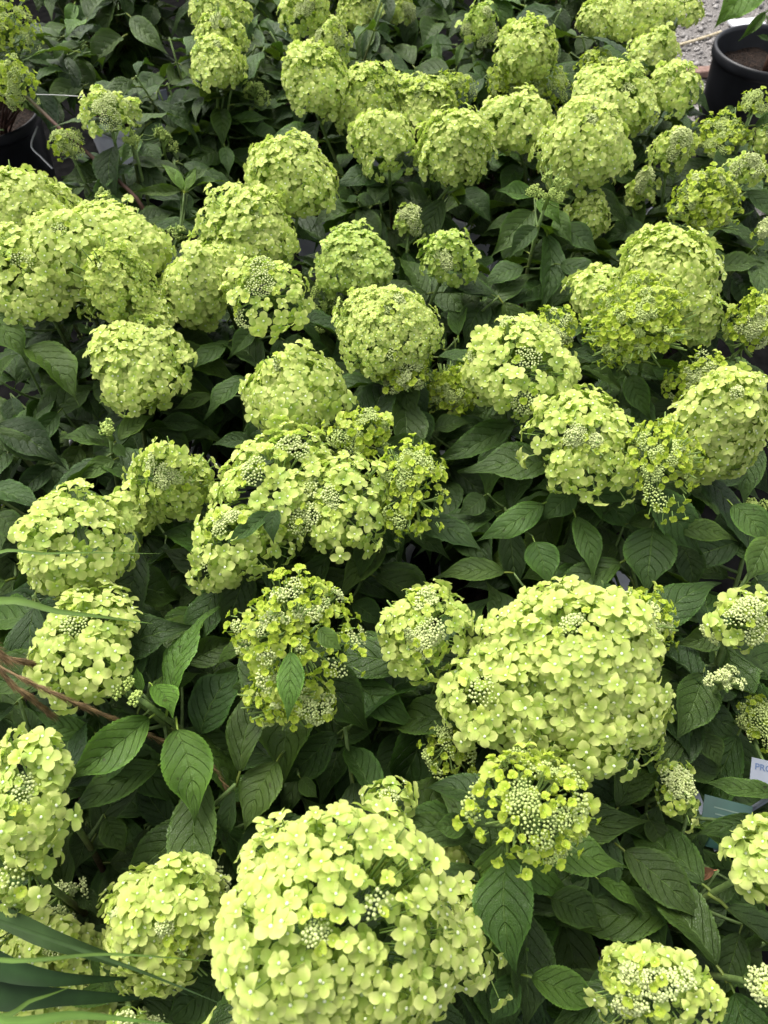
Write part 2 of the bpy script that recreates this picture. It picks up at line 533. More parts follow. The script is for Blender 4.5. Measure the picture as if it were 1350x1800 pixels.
# flower heads: x, y, rx, ry, type (A full, B half open, C young with buds, D bud knot), dz, options
H = [
 (22, 45, 48, 50, 'C', .02, dict(g=1)), (30, 140, 40, 45, 'C', .06, dict(g=1, stem=0)), (390, 20, 52, 55, 'B', .0, {}), (388, 108, 50, 48, 'A', .02, {}),
 (535, 25, 48, 62, 'B', .02, dict(rot=-38)), (585, 75, 34, 45, 'B', .0, dict(rot=-40)), (555, 140, 60, 62, 'A', .05, {}), (632, 12, 40, 40, 'A', -.02, {}), (640, 180, 66, 72, 'A', .0, {}),
 (185, 195, 46, 48, 'B', .04, {}), (222, 192, 27, 25, 'A', .03, {}), (232, 240, 16, 14, 'D', .0, {}), (118, 252, 30, 26, 'C', .0, dict(g=1)), (510, 312, 78, 75, 'A', .02, {}), (430, 402, 88, 78, 'A', .02, {}),
 (675, 255, 60, 62, 'A', .02, {}), (738, 175, 60, 46, 'A', .0, {}), (800, 258, 67, 66, 'A', .03, {}), (905, 212, 68, 56, 'A', .0, {}), (925, 85, 54, 55, 'A', .06, {}),
 (840, 42, 34, 44, 'B', .0, dict(g=1)), (700, 20, 30, 28, 'B', -.05, {}), (1080, 165, 70, 64, 'A', .03, {}), (1025, 258, 84, 82, 'A', .04, {}), (1182, 155, 48, 52, 'A', .04, {}), (1148, 85, 44, 42, 'A', .0, {}), (1120, 18, 58, 42, 'A', .02, {}),
 (1195, 15, 40, 32, 'A', .02, {}), (1055, 28, 42, 36, 'A', .0, {}), (955, 155, 48, 40, 'C', -.02, dict(g=1)), (890, 150, 36, 32, 'C', -.03, dict(g=1)), (1050, 118, 36, 32, 'C', .0, {}), (800, 160, 36, 34, 'C', -.02, {}),
 (960, 322, 44, 42, 'D', .06, {}), (1035, 378, 38, 40, 'A', -.04, {}), (1182, 268, 42, 56, 'B', .0, {}), (1265, 235, 48, 36, 'C', .0, {}), (1326, 178, 26, 20, 'C', .05, {}), (1345, 245, 26, 28, 'A', .0, {}), (1315, 300, 40, 34, 'B', .02, {}),
 (1238, 352, 66, 52, 'C', .03, dict(cream=1)), (1130, 330, 30, 40, 'B', -.06, {}), (720, 388, 28, 32, 'B', -.06, dict(g=1)), (618, 455, 68, 64, 'A', -.02, dict(fs=.85, g=1)), (790, 457, 54, 54, 'B', -.02, dict(g=1)),
 (45, 395, 104, 98, 'A', .05, {}), (125, 452, 96, 84, 'A', .045, {}), (262, 560, 52, 46, 'A', .0, {}), (400, 465, 60, 60, 'A', .0, {}), (390, 62, 46, 46, 'B', .01, {}), (50, 480, 96, 66, 'A', .03, {}), (200, 428, 96, 72, 'A', .03, {}), (215, 500, 72, 74, 'A', .05, dict(fs=.85, y=1)), (342, 507, 64, 76, 'A', .0, {}), (470, 520, 74, 72, 'B', .03, dict(fs=1.05, few=1)),
 (248, 638, 90, 84, 'A', .0, dict(rot=8)), (575, 530, 34, 46, 'D', -.08, dict(g=1)), (682, 582, 92, 76, 'A', .03, dict(fs=.62, buds=5)), (712, 652, 50, 34, 'C', .0, dict(cream=1)), (515, 690, 94, 84, 'A', .02, dict(buds=1)),
 (920, 645, 98, 88, 'B', .02, {}), (968, 580, 48, 36, 'C', .0, dict(cream=1)), (1165, 485, 98, 92, 'A', .03, dict(few=1)), (1230, 560, 46, 76, 'A', .0, {}), (1060, 520, 60, 52, 'A', -.02, {}), (1115, 560, 84, 78, 'C', .06, dict(rot=10)),
 (1258, 755, 92, 104, 'A', .02, {}), (1215, 665, 52, 46, 'C', -.01, dict(cream=1)), (1020, 782, 108, 102, 'B', .03, dict(few=1)), (1168, 825, 68, 92, 'C', .04, {}), (1325, 560, 54, 84, 'C', .0, dict(g=1, cream=1)), (1340, 405, 22, 40, 'B', .0, {}),
 (310, 848, 88, 82, 'B', .01, dict(rot=10)), (480, 850, 120, 96, 'B', .03, {}), (600, 885, 96, 90, 'B', .03, dict(few=1)), (430, 950, 92, 70, 'B', .02, dict(few=1)), (372, 1005, 48, 44, 'A', -.03, {}), (625, 765, 56, 42, 'C', .03, {}), (722, 858, 72, 80, 'C', .03, {}),
 (140, 952, 100, 98, 'A', .03, {}), (232, 900, 46, 46, 'A', .0, {}), (140, 1130, 100, 98, 'A', .02, dict(buds=1)), (525, 1120, 120, 112, 'C', .06, dict(cream=1, rot=-4)), (505, 1225, 80, 46, 'C', .01, dict(cream=1, loose=1)),
 (755, 1112, 82, 92, 'B', .02, {}), (985, 1182, 176, 156, 'A', .03, dict(buds=1)), (1045, 1262, 138, 112, 'A', .02, dict(fs=1.12)), (860, 1230, 92, 86, 'A', .01, {}), (1122, 1098, 62, 70, 'C', .0, dict(cream=1)), (1300, 1095, 66, 66, 'B', .02, {}), (1275, 1196, 34, 26, 'D', .0, dict(cream=1)),
 (50, 1395, 82, 122, 'A', .05, dict(buds=1)), (45, 1520, 66, 82, 'A', .02, {}), (290, 1622, 106, 122, 'B', -.05, dict(few=1)), (372, 1560, 36, 60, 'B', -.1, {}), (608, 1640, 214, 226, 'A', .06, dict(buds=1, fs=.96)), (832, 1645, 62, 108, 'A', -.06, {}), (690, 1400, 48, 38, 'A', -.02, {}),
 (925, 1425, 112, 104, 'C', .07, {}), (1185, 1388, 46, 74, 'B', -.07, {}), (790, 1330, 42, 62, 'C', -.08, dict(g=1)), (1360, 1512, 84, 132, 'A', .04, dict(buds=0)), (1155, 1742, 112, 92, 'B', .02, dict(fs=.85)), (1340, 1735, 34, 66, 'B', .0, {}),
 (215, 1200, 28, 26, 'D', .03, dict(g=1, lv=1)), (238, 1228, 12, 10, 'D', .03, dict(g=1)), (192, 757, 22, 20, 'D', .0, dict(g=1, lv=1)), (105, 1575, 44, 46, 'D', -.12, dict(cream=1)), (85, 1665, 92, 52, 'A', -.12, {}), (110, 1770, 130, 40, 'A', -.14, {}), (230, 1792, 40, 26, 'A', -.02, {}), (390, 1800, 30, 30, 'A', -.04, {}), (265, 1790, 22, 20, 'D', -.1, dict(cream=1)),
 (785, 1500, 48, 40, 'A', -.12, {}), (790, 690, 54, 46, 'C', -.07, dict(g=1)), (1335, 1275, 34, 46, 'C', -.1, dict(g=1)), (1330, 895, 26, 24, 'D', -.05, dict(g=1)), (185, 345, 16, 16, 'D', -.03, dict(g=1)), (310, 408, 18, 16, 'D', -.06, dict(g=1)), (450, 165, 24, 26, 'D', -.06, dict(g=1)), (288, 245, 22, 24, 'D', -.08, dict(g=1)),
]
# single leaves one can pick out: base x, y, tip x, y, width, dz, tone (0 dark .. 1 fresh)
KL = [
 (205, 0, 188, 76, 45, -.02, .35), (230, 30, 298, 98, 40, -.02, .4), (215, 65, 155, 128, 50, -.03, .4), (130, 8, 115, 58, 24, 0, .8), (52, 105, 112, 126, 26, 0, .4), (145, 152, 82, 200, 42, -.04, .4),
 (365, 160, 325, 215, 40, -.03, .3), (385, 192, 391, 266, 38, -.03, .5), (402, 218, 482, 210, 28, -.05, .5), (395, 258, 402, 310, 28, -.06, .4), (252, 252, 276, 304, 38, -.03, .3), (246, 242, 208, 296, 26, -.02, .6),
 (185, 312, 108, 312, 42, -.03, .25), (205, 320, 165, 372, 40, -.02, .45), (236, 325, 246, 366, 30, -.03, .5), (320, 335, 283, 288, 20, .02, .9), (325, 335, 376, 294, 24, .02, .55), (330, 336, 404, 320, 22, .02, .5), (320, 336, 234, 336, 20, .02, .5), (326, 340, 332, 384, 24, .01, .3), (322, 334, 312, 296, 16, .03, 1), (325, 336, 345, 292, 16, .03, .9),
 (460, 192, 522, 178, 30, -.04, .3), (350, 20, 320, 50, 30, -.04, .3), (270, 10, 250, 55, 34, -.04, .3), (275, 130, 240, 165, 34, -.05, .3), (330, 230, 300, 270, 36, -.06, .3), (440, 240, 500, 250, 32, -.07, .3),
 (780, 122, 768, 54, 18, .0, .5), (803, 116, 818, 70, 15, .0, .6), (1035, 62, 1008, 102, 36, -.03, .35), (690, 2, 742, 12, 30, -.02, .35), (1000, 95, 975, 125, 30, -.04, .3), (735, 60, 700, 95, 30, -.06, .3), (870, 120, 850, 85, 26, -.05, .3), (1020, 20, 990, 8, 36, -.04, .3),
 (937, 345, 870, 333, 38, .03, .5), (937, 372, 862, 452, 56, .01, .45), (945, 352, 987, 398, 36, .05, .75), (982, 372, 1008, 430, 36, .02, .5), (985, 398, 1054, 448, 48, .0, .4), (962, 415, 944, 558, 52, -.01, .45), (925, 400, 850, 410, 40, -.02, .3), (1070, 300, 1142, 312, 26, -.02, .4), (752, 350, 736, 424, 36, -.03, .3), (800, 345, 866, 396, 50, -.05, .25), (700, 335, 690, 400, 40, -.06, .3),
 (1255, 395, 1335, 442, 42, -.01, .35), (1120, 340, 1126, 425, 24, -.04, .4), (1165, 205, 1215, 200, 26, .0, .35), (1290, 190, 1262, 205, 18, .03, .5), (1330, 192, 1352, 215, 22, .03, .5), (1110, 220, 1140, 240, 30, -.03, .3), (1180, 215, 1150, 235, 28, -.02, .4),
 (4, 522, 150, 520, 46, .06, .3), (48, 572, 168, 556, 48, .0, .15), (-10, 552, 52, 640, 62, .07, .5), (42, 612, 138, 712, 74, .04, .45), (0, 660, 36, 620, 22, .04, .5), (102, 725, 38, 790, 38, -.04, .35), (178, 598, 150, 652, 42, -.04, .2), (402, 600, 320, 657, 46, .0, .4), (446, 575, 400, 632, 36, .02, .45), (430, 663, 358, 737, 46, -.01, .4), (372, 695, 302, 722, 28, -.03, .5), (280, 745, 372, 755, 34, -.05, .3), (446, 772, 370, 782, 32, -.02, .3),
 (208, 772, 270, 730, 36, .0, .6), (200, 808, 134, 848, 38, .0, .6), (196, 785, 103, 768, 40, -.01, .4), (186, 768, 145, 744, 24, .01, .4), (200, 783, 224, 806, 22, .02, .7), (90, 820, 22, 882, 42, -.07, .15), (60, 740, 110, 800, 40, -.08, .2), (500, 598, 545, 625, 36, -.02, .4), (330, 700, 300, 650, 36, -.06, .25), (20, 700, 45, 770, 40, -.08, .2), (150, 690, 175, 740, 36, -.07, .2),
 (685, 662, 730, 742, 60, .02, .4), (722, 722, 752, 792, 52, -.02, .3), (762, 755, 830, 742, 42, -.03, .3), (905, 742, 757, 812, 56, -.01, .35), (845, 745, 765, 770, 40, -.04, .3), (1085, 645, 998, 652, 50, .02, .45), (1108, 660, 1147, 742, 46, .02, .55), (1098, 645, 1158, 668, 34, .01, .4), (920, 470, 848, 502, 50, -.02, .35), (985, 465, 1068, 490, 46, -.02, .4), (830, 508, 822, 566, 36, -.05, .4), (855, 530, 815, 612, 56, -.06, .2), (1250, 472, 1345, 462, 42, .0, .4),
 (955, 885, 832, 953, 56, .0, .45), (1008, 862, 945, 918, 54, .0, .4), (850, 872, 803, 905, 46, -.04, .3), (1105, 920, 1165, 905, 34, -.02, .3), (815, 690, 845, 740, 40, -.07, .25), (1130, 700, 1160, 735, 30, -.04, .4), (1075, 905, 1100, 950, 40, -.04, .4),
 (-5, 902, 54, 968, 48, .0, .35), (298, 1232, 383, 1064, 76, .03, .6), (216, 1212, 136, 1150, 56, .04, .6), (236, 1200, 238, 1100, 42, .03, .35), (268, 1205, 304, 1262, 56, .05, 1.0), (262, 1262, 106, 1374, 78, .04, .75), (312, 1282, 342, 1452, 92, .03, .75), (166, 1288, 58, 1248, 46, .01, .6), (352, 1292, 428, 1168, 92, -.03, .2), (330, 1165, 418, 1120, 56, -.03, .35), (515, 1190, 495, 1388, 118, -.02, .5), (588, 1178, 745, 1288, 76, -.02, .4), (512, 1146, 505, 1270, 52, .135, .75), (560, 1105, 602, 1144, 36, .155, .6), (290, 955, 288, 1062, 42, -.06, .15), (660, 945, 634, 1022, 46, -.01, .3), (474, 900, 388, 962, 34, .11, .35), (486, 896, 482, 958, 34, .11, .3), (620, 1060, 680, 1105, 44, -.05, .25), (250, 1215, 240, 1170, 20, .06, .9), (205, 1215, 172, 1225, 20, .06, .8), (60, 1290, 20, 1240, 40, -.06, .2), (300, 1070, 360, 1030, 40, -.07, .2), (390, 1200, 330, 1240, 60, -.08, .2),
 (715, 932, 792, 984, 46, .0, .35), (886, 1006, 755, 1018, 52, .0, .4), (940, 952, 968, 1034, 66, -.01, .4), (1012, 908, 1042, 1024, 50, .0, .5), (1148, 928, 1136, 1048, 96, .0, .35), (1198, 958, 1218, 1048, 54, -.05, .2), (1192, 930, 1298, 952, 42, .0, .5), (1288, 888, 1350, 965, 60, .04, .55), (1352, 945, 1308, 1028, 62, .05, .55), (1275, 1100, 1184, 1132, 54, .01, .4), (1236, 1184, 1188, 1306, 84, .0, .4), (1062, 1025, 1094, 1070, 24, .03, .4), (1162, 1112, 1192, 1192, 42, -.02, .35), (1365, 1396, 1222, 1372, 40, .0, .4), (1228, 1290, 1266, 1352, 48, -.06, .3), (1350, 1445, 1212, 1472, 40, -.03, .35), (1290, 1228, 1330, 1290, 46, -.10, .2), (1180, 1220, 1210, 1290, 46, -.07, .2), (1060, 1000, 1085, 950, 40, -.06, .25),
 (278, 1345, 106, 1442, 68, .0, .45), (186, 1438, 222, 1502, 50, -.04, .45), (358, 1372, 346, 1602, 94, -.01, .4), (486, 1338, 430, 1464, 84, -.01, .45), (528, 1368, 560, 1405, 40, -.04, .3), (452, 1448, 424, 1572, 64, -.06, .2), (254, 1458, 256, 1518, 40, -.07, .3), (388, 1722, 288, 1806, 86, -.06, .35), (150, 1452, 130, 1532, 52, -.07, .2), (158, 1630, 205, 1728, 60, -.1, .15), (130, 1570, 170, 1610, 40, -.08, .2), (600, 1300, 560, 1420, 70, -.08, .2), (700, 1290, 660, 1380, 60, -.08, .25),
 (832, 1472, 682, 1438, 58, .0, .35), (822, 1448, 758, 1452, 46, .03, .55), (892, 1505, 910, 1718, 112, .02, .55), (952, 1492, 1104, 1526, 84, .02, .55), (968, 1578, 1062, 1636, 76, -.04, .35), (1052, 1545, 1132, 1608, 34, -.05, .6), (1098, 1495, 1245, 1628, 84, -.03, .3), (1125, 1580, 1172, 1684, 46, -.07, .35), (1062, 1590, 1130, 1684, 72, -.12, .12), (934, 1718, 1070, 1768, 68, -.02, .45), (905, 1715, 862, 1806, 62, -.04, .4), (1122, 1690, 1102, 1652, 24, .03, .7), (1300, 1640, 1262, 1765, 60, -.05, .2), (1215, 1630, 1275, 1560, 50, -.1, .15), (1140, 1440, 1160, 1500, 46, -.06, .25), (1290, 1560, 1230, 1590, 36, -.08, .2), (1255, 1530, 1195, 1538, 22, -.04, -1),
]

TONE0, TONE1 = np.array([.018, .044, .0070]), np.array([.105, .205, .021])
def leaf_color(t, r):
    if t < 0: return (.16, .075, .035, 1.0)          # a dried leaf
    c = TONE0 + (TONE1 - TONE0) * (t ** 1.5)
    return tuple(c * r.uniform(.86, 1.16) * np.array([r.uniform(.9, 1.15), 1, r.uniform(.85, 1.15)])) + (1.0,)

# ------------------------------------------------------------------ plants: roots, pots
PX = np.array([at_z(p[0], p[1], Z0)[:2] for p in PLANTS])
POT = PX.copy()
FIXED = {23: at_z(-28, 200, .30)[:2], 3: at_z(1090, 1790, .247)[:2]}
BIGPOT = at_z(1358, 84, .345)[:2]
RAD = np.full(len(POT), .131); RAD[23] = .155
def settle(pull):
    global POT
    for i in range(len(POT)):
        for j in range(i):
            d = POT[i] - POT[j]; L = np.linalg.norm(d) + 1e-9; need = RAD[i] + RAD[j]
            if L < need:
                s = (need - L) / 2 * d / L
                POT[i] += s; POT[j] -= s
        d = POT[i] - BIGPOT; L = np.linalg.norm(d); need = RAD[i] + .18
        if L < need: POT[i] += (need - L) * d / L
    POT += (PX - POT) * pull
    for i, p in FIXED.items(): POT[i] = p
for it in range(60): settle(.03)
for it in range(40): settle(0)
def pot_mesh(r0, h, mat, name='pot'):
    """tapered nursery pot with rolled rim, open, with wall thickness"""
    r1 = r0 * .80
    prof = [(0.0, .0), (r1 * .97, .0), (r1, .006), (r0 * .955, h - .036), (r0 * .958, h - .034), (r0 * 1.0, h - .030), (r0 * 1.01, h - .022), (r0 * 1.005, h - .006), (r0 * .985, h), (r0 * .95, h - .002), (r0 * .93, h - .012), (r1 * .96, .012), (0.0, .012)]
    V, Q = lathe(prof, 48)
    return make_mesh(name, V, None, mat, Q=Q)

def soil_mesh(r0, z):
    r = np.random.default_rng(5)
    rings, seg = 9, 36
    V = [[0, 0, z]]
    for i in range(1, rings + 1):
        for j in range(seg):
            a = j / seg * 2 * math.pi
            rr = r0 * i / rings
            V.append([rr * math.cos(a), rr * math.sin(a), z + r.uniform(-.005, .007)])
    T = [[0, 1 + j, 1 + (j + 1) % seg] for j in range(seg)]
    for i in range(rings - 1):
        for j in range(seg):
            a, b = 1 + i * seg + j, 1 + i * seg + (j + 1) % seg
            T += [[a, a + seg, b + seg], [a, b + seg, b]]
    return make_mesh('soil', V, T, M_SOIL)

POT_W = pot_mesh(.125, .235, M_POTW)
SOIL_W = soil_mesh(.1175, .20)
POT_K = pot_mesh(.146, .29, M_POTB)
SOIL_K = soil_mesh(.136, .245)
plant_obj = []
for i, (px, py, lab) in enumerate(PLANTS):
    e = link('hydrangea_plant', None, None, (POT[i][0], POT[i][1], .012), label=lab, category='hydrangea', group='potted lime hydrangeas standing pot to pot')
    e.empty_display_size = .1
    if i == 23: link('pot', POT_K, e, label='black nursery pot'); link('soil', SOIL_K, e)
    else: link('pot', POT_W, e); link('soil', SOIL_W, e)
    plant_obj.append(e)
PLOC = np.array([[p[0], p[1], .012] for p in POT])

def nearest_plant(P):
    return int(np.argmin(((PX - np.asarray(P)[:2]) ** 2).sum(1)))

# ------------------------------------------------------------------ flower heads
HEADS = []
for k, (hx, hy, rx, ry, ty, dz, op) in enumerate(H):
    c = at_z(hx, hy, Z0 + dz)
    dep = proj(c)[2]
    rot = math.radians(op.get('rot', 0))
    A = nrm(.588 * (U_ * math.cos(rot) - R_ * math.sin(rot)) - .81 * F_ + np.random.default_rng(60 + k).normal(size=3) * [.14, .08, 0])
    view = nrm(CAM - c)
    k2 = 1 - (A @ view) ** 2
    d = .0226 * op.get('fs', 1.0)
    sub = {'A': .30, 'B': .28, 'C': -.12, 'D': .0}[ty] * d
    r_m = max(.6 * rx * dep / FPX, rx * dep / FPX - sub)
    ry_m = max(.6 * ry * dep / FPX, ry * dep / FPX - sub)
    s2 = (ry_m ** 2 - r_m ** 2 * (1 - k2)) / max(k2, .08)
    s = math.sqrt(max(s2, 0)) if s2 > 0 else 0
    s = min(max(s, .78 * r_m), 1.75 * r_m)
    q = 1.0
    if k2 < .2: q = min(max(ry_m / r_m, .6), 1.6)     # seen from above: the cross-section itself is oval
    HEADS.append(dict(c=c, A=A, r=r_m, s=s, q=q, dep=dep, x=hx, y=hy, rx=rx, ry=ry, ty=ty, op=op, d=d, pl=nearest_plant(c), id=k))

CLEAR = [(0, 240, 78, 62, 3), (1285, 110, 85, 105, 4), (1215, 80, 40, 80, 4), (1338, 1340, 30, 22, 3), (1262, 1412, 26, 28, 3), (1046, 1672, 58, 66, 3), (285, 170, 12, 16, 3), (370, 256, 12, 12, 3), (1225, 150, 20, 28, 4)]
EX = np.array([[h['x'], h['y'], h['rx'], h['ry'], h['dep']] for h in HEADS] + [list(q) for q in CLEAR])

def fib(n, cos_min):
    i = np.arange(n) + .5
    z = 1 - (1 - cos_min) * i / n
    ph = i * 2.399963
    s = np.sqrt(np.maximum(0, 1 - z * z))
    return np.stack([s * np.cos(ph), s * np.sin(ph), z], -1)

def lobes(D, seed, amp):
    r = np.random.default_rng(seed)
    out = np.zeros(len(D))
    for f in (1.4, 2.4, 3.9, 6.0):
        for _ in range(3):
            kdir = nrm(r.normal(size=3)) * f
            out += np.sin(D @ kdir + r.uniform(0, 6.28)) / f
    K = 16
    cc = fib(K, -.6) + r.normal(size=(K, 3)) * .16
    cc /= np.linalg.norm(cc, axis=1)[:, None]
    g = np.clip(np.arccos(np.clip(D @ cc.T, -1, 1)).min(1) / .62, 0, 1)
    cone = r.uniform(.0, .26)
    return (1 + amp * out) * (1.03 - amp * .95 * g * g) * (1 - cone * np.abs(D[:, 2]) * np.sqrt(np.maximum(0, 1 - D[:, 2] ** 2)) * 1.6)

def frame(n, r):
    """random-roll frames with z = n (k,3)"""
    ref = r.normal(size=n.shape)
    x = np.cross(ref, n); x /= np.linalg.norm(x, axis=1)[:, None] + 1e-9
    y = np.cross(n, x)
    return np.stack([x, y, n], -1)

C_A = np.array([.665, .735, .245]); C_Y = np.array([.500, .600, .075]); C_G = np.array([.470, .610, .150]); C_YG = np.array([.400, .520, .045])
C_CREAM = np.array([.650, .705, .340]); C_GBUD = np.array([.430, .540, .140]); C_BR = np.array([.26, .37, .10])

AMP = {'A': .19, 'B': .22, 'C': .21, 'D': .2}
COSM = {'A': -.50, 'B': -.35, 'C': -.25, 'D': -.1}
for h in HEADS:                               # fit each lumpy outline to the size and place measured in the photo
    A = h['A']
    ex = nrm(np.cross(A, [0.02, 1, .03])); B = np.stack([ex, np.cross(A, ex), A], -1)
    D = fib(500, COSM[h['ty']])
    for it in range(2):
        P = (D * np.array([h['r'], h['r'] * h['q'], h['s']]) * lobes(D, 5000 + h['id'], AMP[h['ty']])[:, None]) @ B.T + h['c']
        v = P - CAM; dz_ = v @ F_
        X, Y = 675 + FPX * (v @ R_) / dz_, 900 - FPX * (v @ U_) / dz_
        m = .28 * h['d'] * FPX / h['dep'] if h['ty'] in 'AB' else 0
        x0, x1, y0, y1 = X.min() - m, X.max() + m, Y.min() - m, Y.max() + m
        fx, fy = np.clip(2 * h['rx'] * (1.05 if h['ty'] in 'AB' else 1) / (x1 - x0), .7, 1.35), np.clip(2 * h['ry'] * (1.05 if h['ty'] in 'AB' else 1) / (y1 - y0), .7, 1.35)
        h['r'] *= fx
        k2 = 1 - (A @ nrm(CAM - h['c'])) ** 2
        if k2 < .42:                          # seen from above: fit the oval cross-section
            h['q'] = float(np.clip(h['q'] * fy / fx, .6, 1.75)); h['s'] = float(np.clip(h['s'], .75 * h['r'], 1.3 * h['r']))
        else: h['s'] = float(np.clip(h['s'] * fy, .7 * h['r'], 1.8 * h['r']))
        dx, dy = h['x'] - (x0 + x1) / 2, h['y'] - (y0 + y1) / 2
        h['c'] = h['c'] + (R_ * dx - U_ * dy) * h['dep'] / FPX

floret_pool = [[] for _ in PLANTS]          # candidates to become objects, per plant
for h in HEADS:
    r = np.random.default_rng(1000 + h['id'])
    ty, op, d = h['ty'], h['op'], h['d']
    c, A, rr, s = h['c'], h['A'], h['r'], h['s']
    ex = nrm(np.cross(A, [0.02, 1, .03])); ey = np.cross(A, ex)
    B = np.stack([ex, ey, A], -1)
    scl = np.array([rr, rr * h['q'], s])
    vloc = nrm((CAM - c) @ B)
    rad = (rr * rr * s) ** (1 / 3)
    seed = 5000 + h['id']
    amp = AMP[ty]
    # bud patches -------------------------------------------------
    patches = []
    def patch(direction, size): patches.append((nrm(direction), min(size / rad, .9)))
    if ty == 'A':
        nb = op.get('buds', 1 if r.random() < .5 else 0)
        for q in range(nb):
            dr = nrm(.55 * vloc + np.array([0, 0, .65]) + r.normal(size=3) * (.13 + .12 * q))
            patch(dr, r.uniform(.008, .013) if rad < .09 else r.uniform(.013, .017))
            if rad > .07: patch(nrm(dr + r.normal(size=3) * .2), r.uniform(.006, .010))
    elif ty == 'B':
        nb = 3 if op.get('few') else 6
        for q in range(nb):
            dr = nrm(.7 * vloc + np.array([0, 0, .4]) + r.normal(size=3) * .55)
            patch(dr, r.uniform(.011, .018))
    elif ty == 'C':
        nb = int(12 + 4600 * rad * rad)
        for q in range(nb):
            dr = nrm(.5 * vloc + np.array([0, 0, .25]) + r.normal(size=3) * .8)
            patch(dr, r.uniform(.007, .0125))
    else:
        nb = int(max(5, min(18, rad / .0022)))
        for q in range(nb):
            patch(nrm(np.array([0, 0, .45]) + .3 * vloc + r.normal(size=3) * .8), min(r.uniform(.007, .011), rad * .7))
    PD = np.array([p[0] for p in patches]) if patches else np.zeros((0, 3))
    PR = np.array([p[1] for p in patches])
    # floret sites ------------------------------------------------
    sites, nrmls, sizes, kinds, cols = [], [], [], [], []
    cosm = COSM[ty]
    dd = d if ty in 'AB' else .0125
    spacing = {'A': .60, 'B': .64, 'C': .78, 'D': 1.0}[ty] * dd
    area = 2 * math.pi * (1 - cosm) * rad * rad
    layers = [(1.0, 1.0), (.85, .9)] if ty in 'AB' else [(1.0, 1.0), (.8, .4)]
    if ty == 'D': layers = []
    for lf, dens in layers:
        n = int(area * lf * lf * dens / (.866 * spacing ** 2))
        if n < 3: continue
        D = fib(n, cosm) + r.normal(size=(n, 3)) * (.20 * spacing / rad)
        D /= np.linalg.norm(D, axis=1)[:, None]
        lob = lobes(D, seed, amp)
        P = D * scl * (lob * lf)[:, None] + D * r.normal(size=(n, 1)) * .0042
        nn = D / scl; nn /= np.linalg.norm(nn, axis=1)[:, None]
        nn = nn + np.array([0, 0, .22]) + r.normal(size=(n, 3)) * {'A': .27, 'B': .31, 'C': .42, 'D': .4}[ty]
        nn /= np.linalg.norm(nn, axis=1)[:, None]
        ang = np.arccos(np.clip(D @ PD.T, -1, 1)) / PR[None] if len(PD) else np.full((n, 1), 9.)
        pin = ang.min(1)
        apex = np.clip((D[:, 2] - .35) / .65, 0, 1)
        for q in range(n):
            if pin[q] < .9 and lf > .9:
                if ty != 'C' and r.random() > .24: continue
                if ty == 'C' and r.random() > .16: continue
            if ty == 'C' and lf > .9 and pin[q] > 1.55 and r.random() > .3: continue
            if ty == 'B' and r.random() < .12: continue
            if ty in 'AB' and D[q, 2] < -.05 and r.random() < .30: continue
            if ty in 'AB' and lf > .9 and r.random() < .10: P[q] = P[q] * (1 + r.uniform(.03, .12) * (.06 / max(rad, .03)))
            if ty in 'AB':
                young = max(0., 1.55 - pin[q]) / .65 if pin[q] < 1.55 else 0
                young = min(1., young + (.35 * apex[q] * r.random() if ty == 'A' else .3 * r.random()))
                if op.get('y'): young = min(1, young + .35)
                sz = d * r.uniform(.84, 1.16) * (1 - .48 * young) * (1.06 if D[q, 2] < 0 else 1)
                kd = 0 if young < .4 else (1 if young < .8 else 2)
                if r.random() < .28: kd = min(2, kd + 1)
                cc = C_A * (1 - young) + C_Y * young
                g = .55 if op.get('g') else 0
                g = min(1, g + (r.random() * .5 if D[q, 2] < .1 else r.random() * .18))
                if lf < .9: g = .7  # inner layer stalk-green and darker, painting deeper shade between the florets
                cc = cc * (1 - g) + C_G * g
            else:
                big = r.random() < .10
                sz = (.0175 if big else .0112) * r.uniform(.75, 1.2)
                kd = 1 if big else 2
                g = r.random() * (.9 if op.get('g') else .45)
                cc = (C_Y * (1 - g) + C_YG * g) * (.95 if op.get('g') else 1.0)
                if big: cc = cc * .6 + C_A * .4
            sites.append(P[q]); nrmls.append(nn[q]); sizes.append(sz); kinds.append(kd); cols.append(cc * r.uniform(.89, 1.06))
    plant = plant_obj[h['pl']]
    acc = Acc()
    # stalk, branchlets, pedicels ---------------------------------
    root = c - A * s * (.75 if ty != 'D' else .9)
    h['root'] = root
    V, T = tube(np.array([root - c, -A * s * .2, A * s * .55]), [.0034, .003, .0014], 6); acc.add(V, T, C_BR)
    tips = [(p[0] * scl * .93, p[0]) for p in patches]
    for q in range({'A': 10, 'B': 14, 'C': 34, 'D': 4}[ty]):
        dr = nrm(r.normal(size=3) + [0, 0, .3]); tips.append((dr * scl * .86, dr))
    for tp, dr in tips:
        st = A * s * (.45 * tp[2] / max(s, 1e-6) - .25)
        tw = B @ tp
        V, T = tube(bez(st, (st + tw) / 2 - A * .004, tw, 4), [.0017, .0014, .0012, .0009], 4); acc.add(V, T, C_BR * r.uniform(.8, 1.2))
    S = np.array(sites) if sites else np.zeros((0, 3))
    NN = np.array(nrmls) if sites else np.zeros((0, 3))
    if len(S):
        Sw, Nw = S @ B.T, NN @ B.T
        FR = frame(Nw, r)
        for q in range(len(S)):
            V, T = tube(np.array([Sw[q] * (.74 if ty in 'AB' else .88), Sw[q] - Nw[q] * .001]), [.0007, .0006], 3, False); acc.add(V, T, C_BR * 1.25)
        facing = ((CAM - c - Sw) * Nw).sum(1) / np.linalg.norm(CAM - c - Sw, axis=1)
        outw = (Sw * (CAM - c)).sum(1) / (np.linalg.norm(Sw, axis=1) * np.linalg.norm(CAM - c))
        rank = np.array(sizes) / h['dep'] * np.clip(facing + .25, .05, 1) * np.clip(outw + .5, .05, 1)
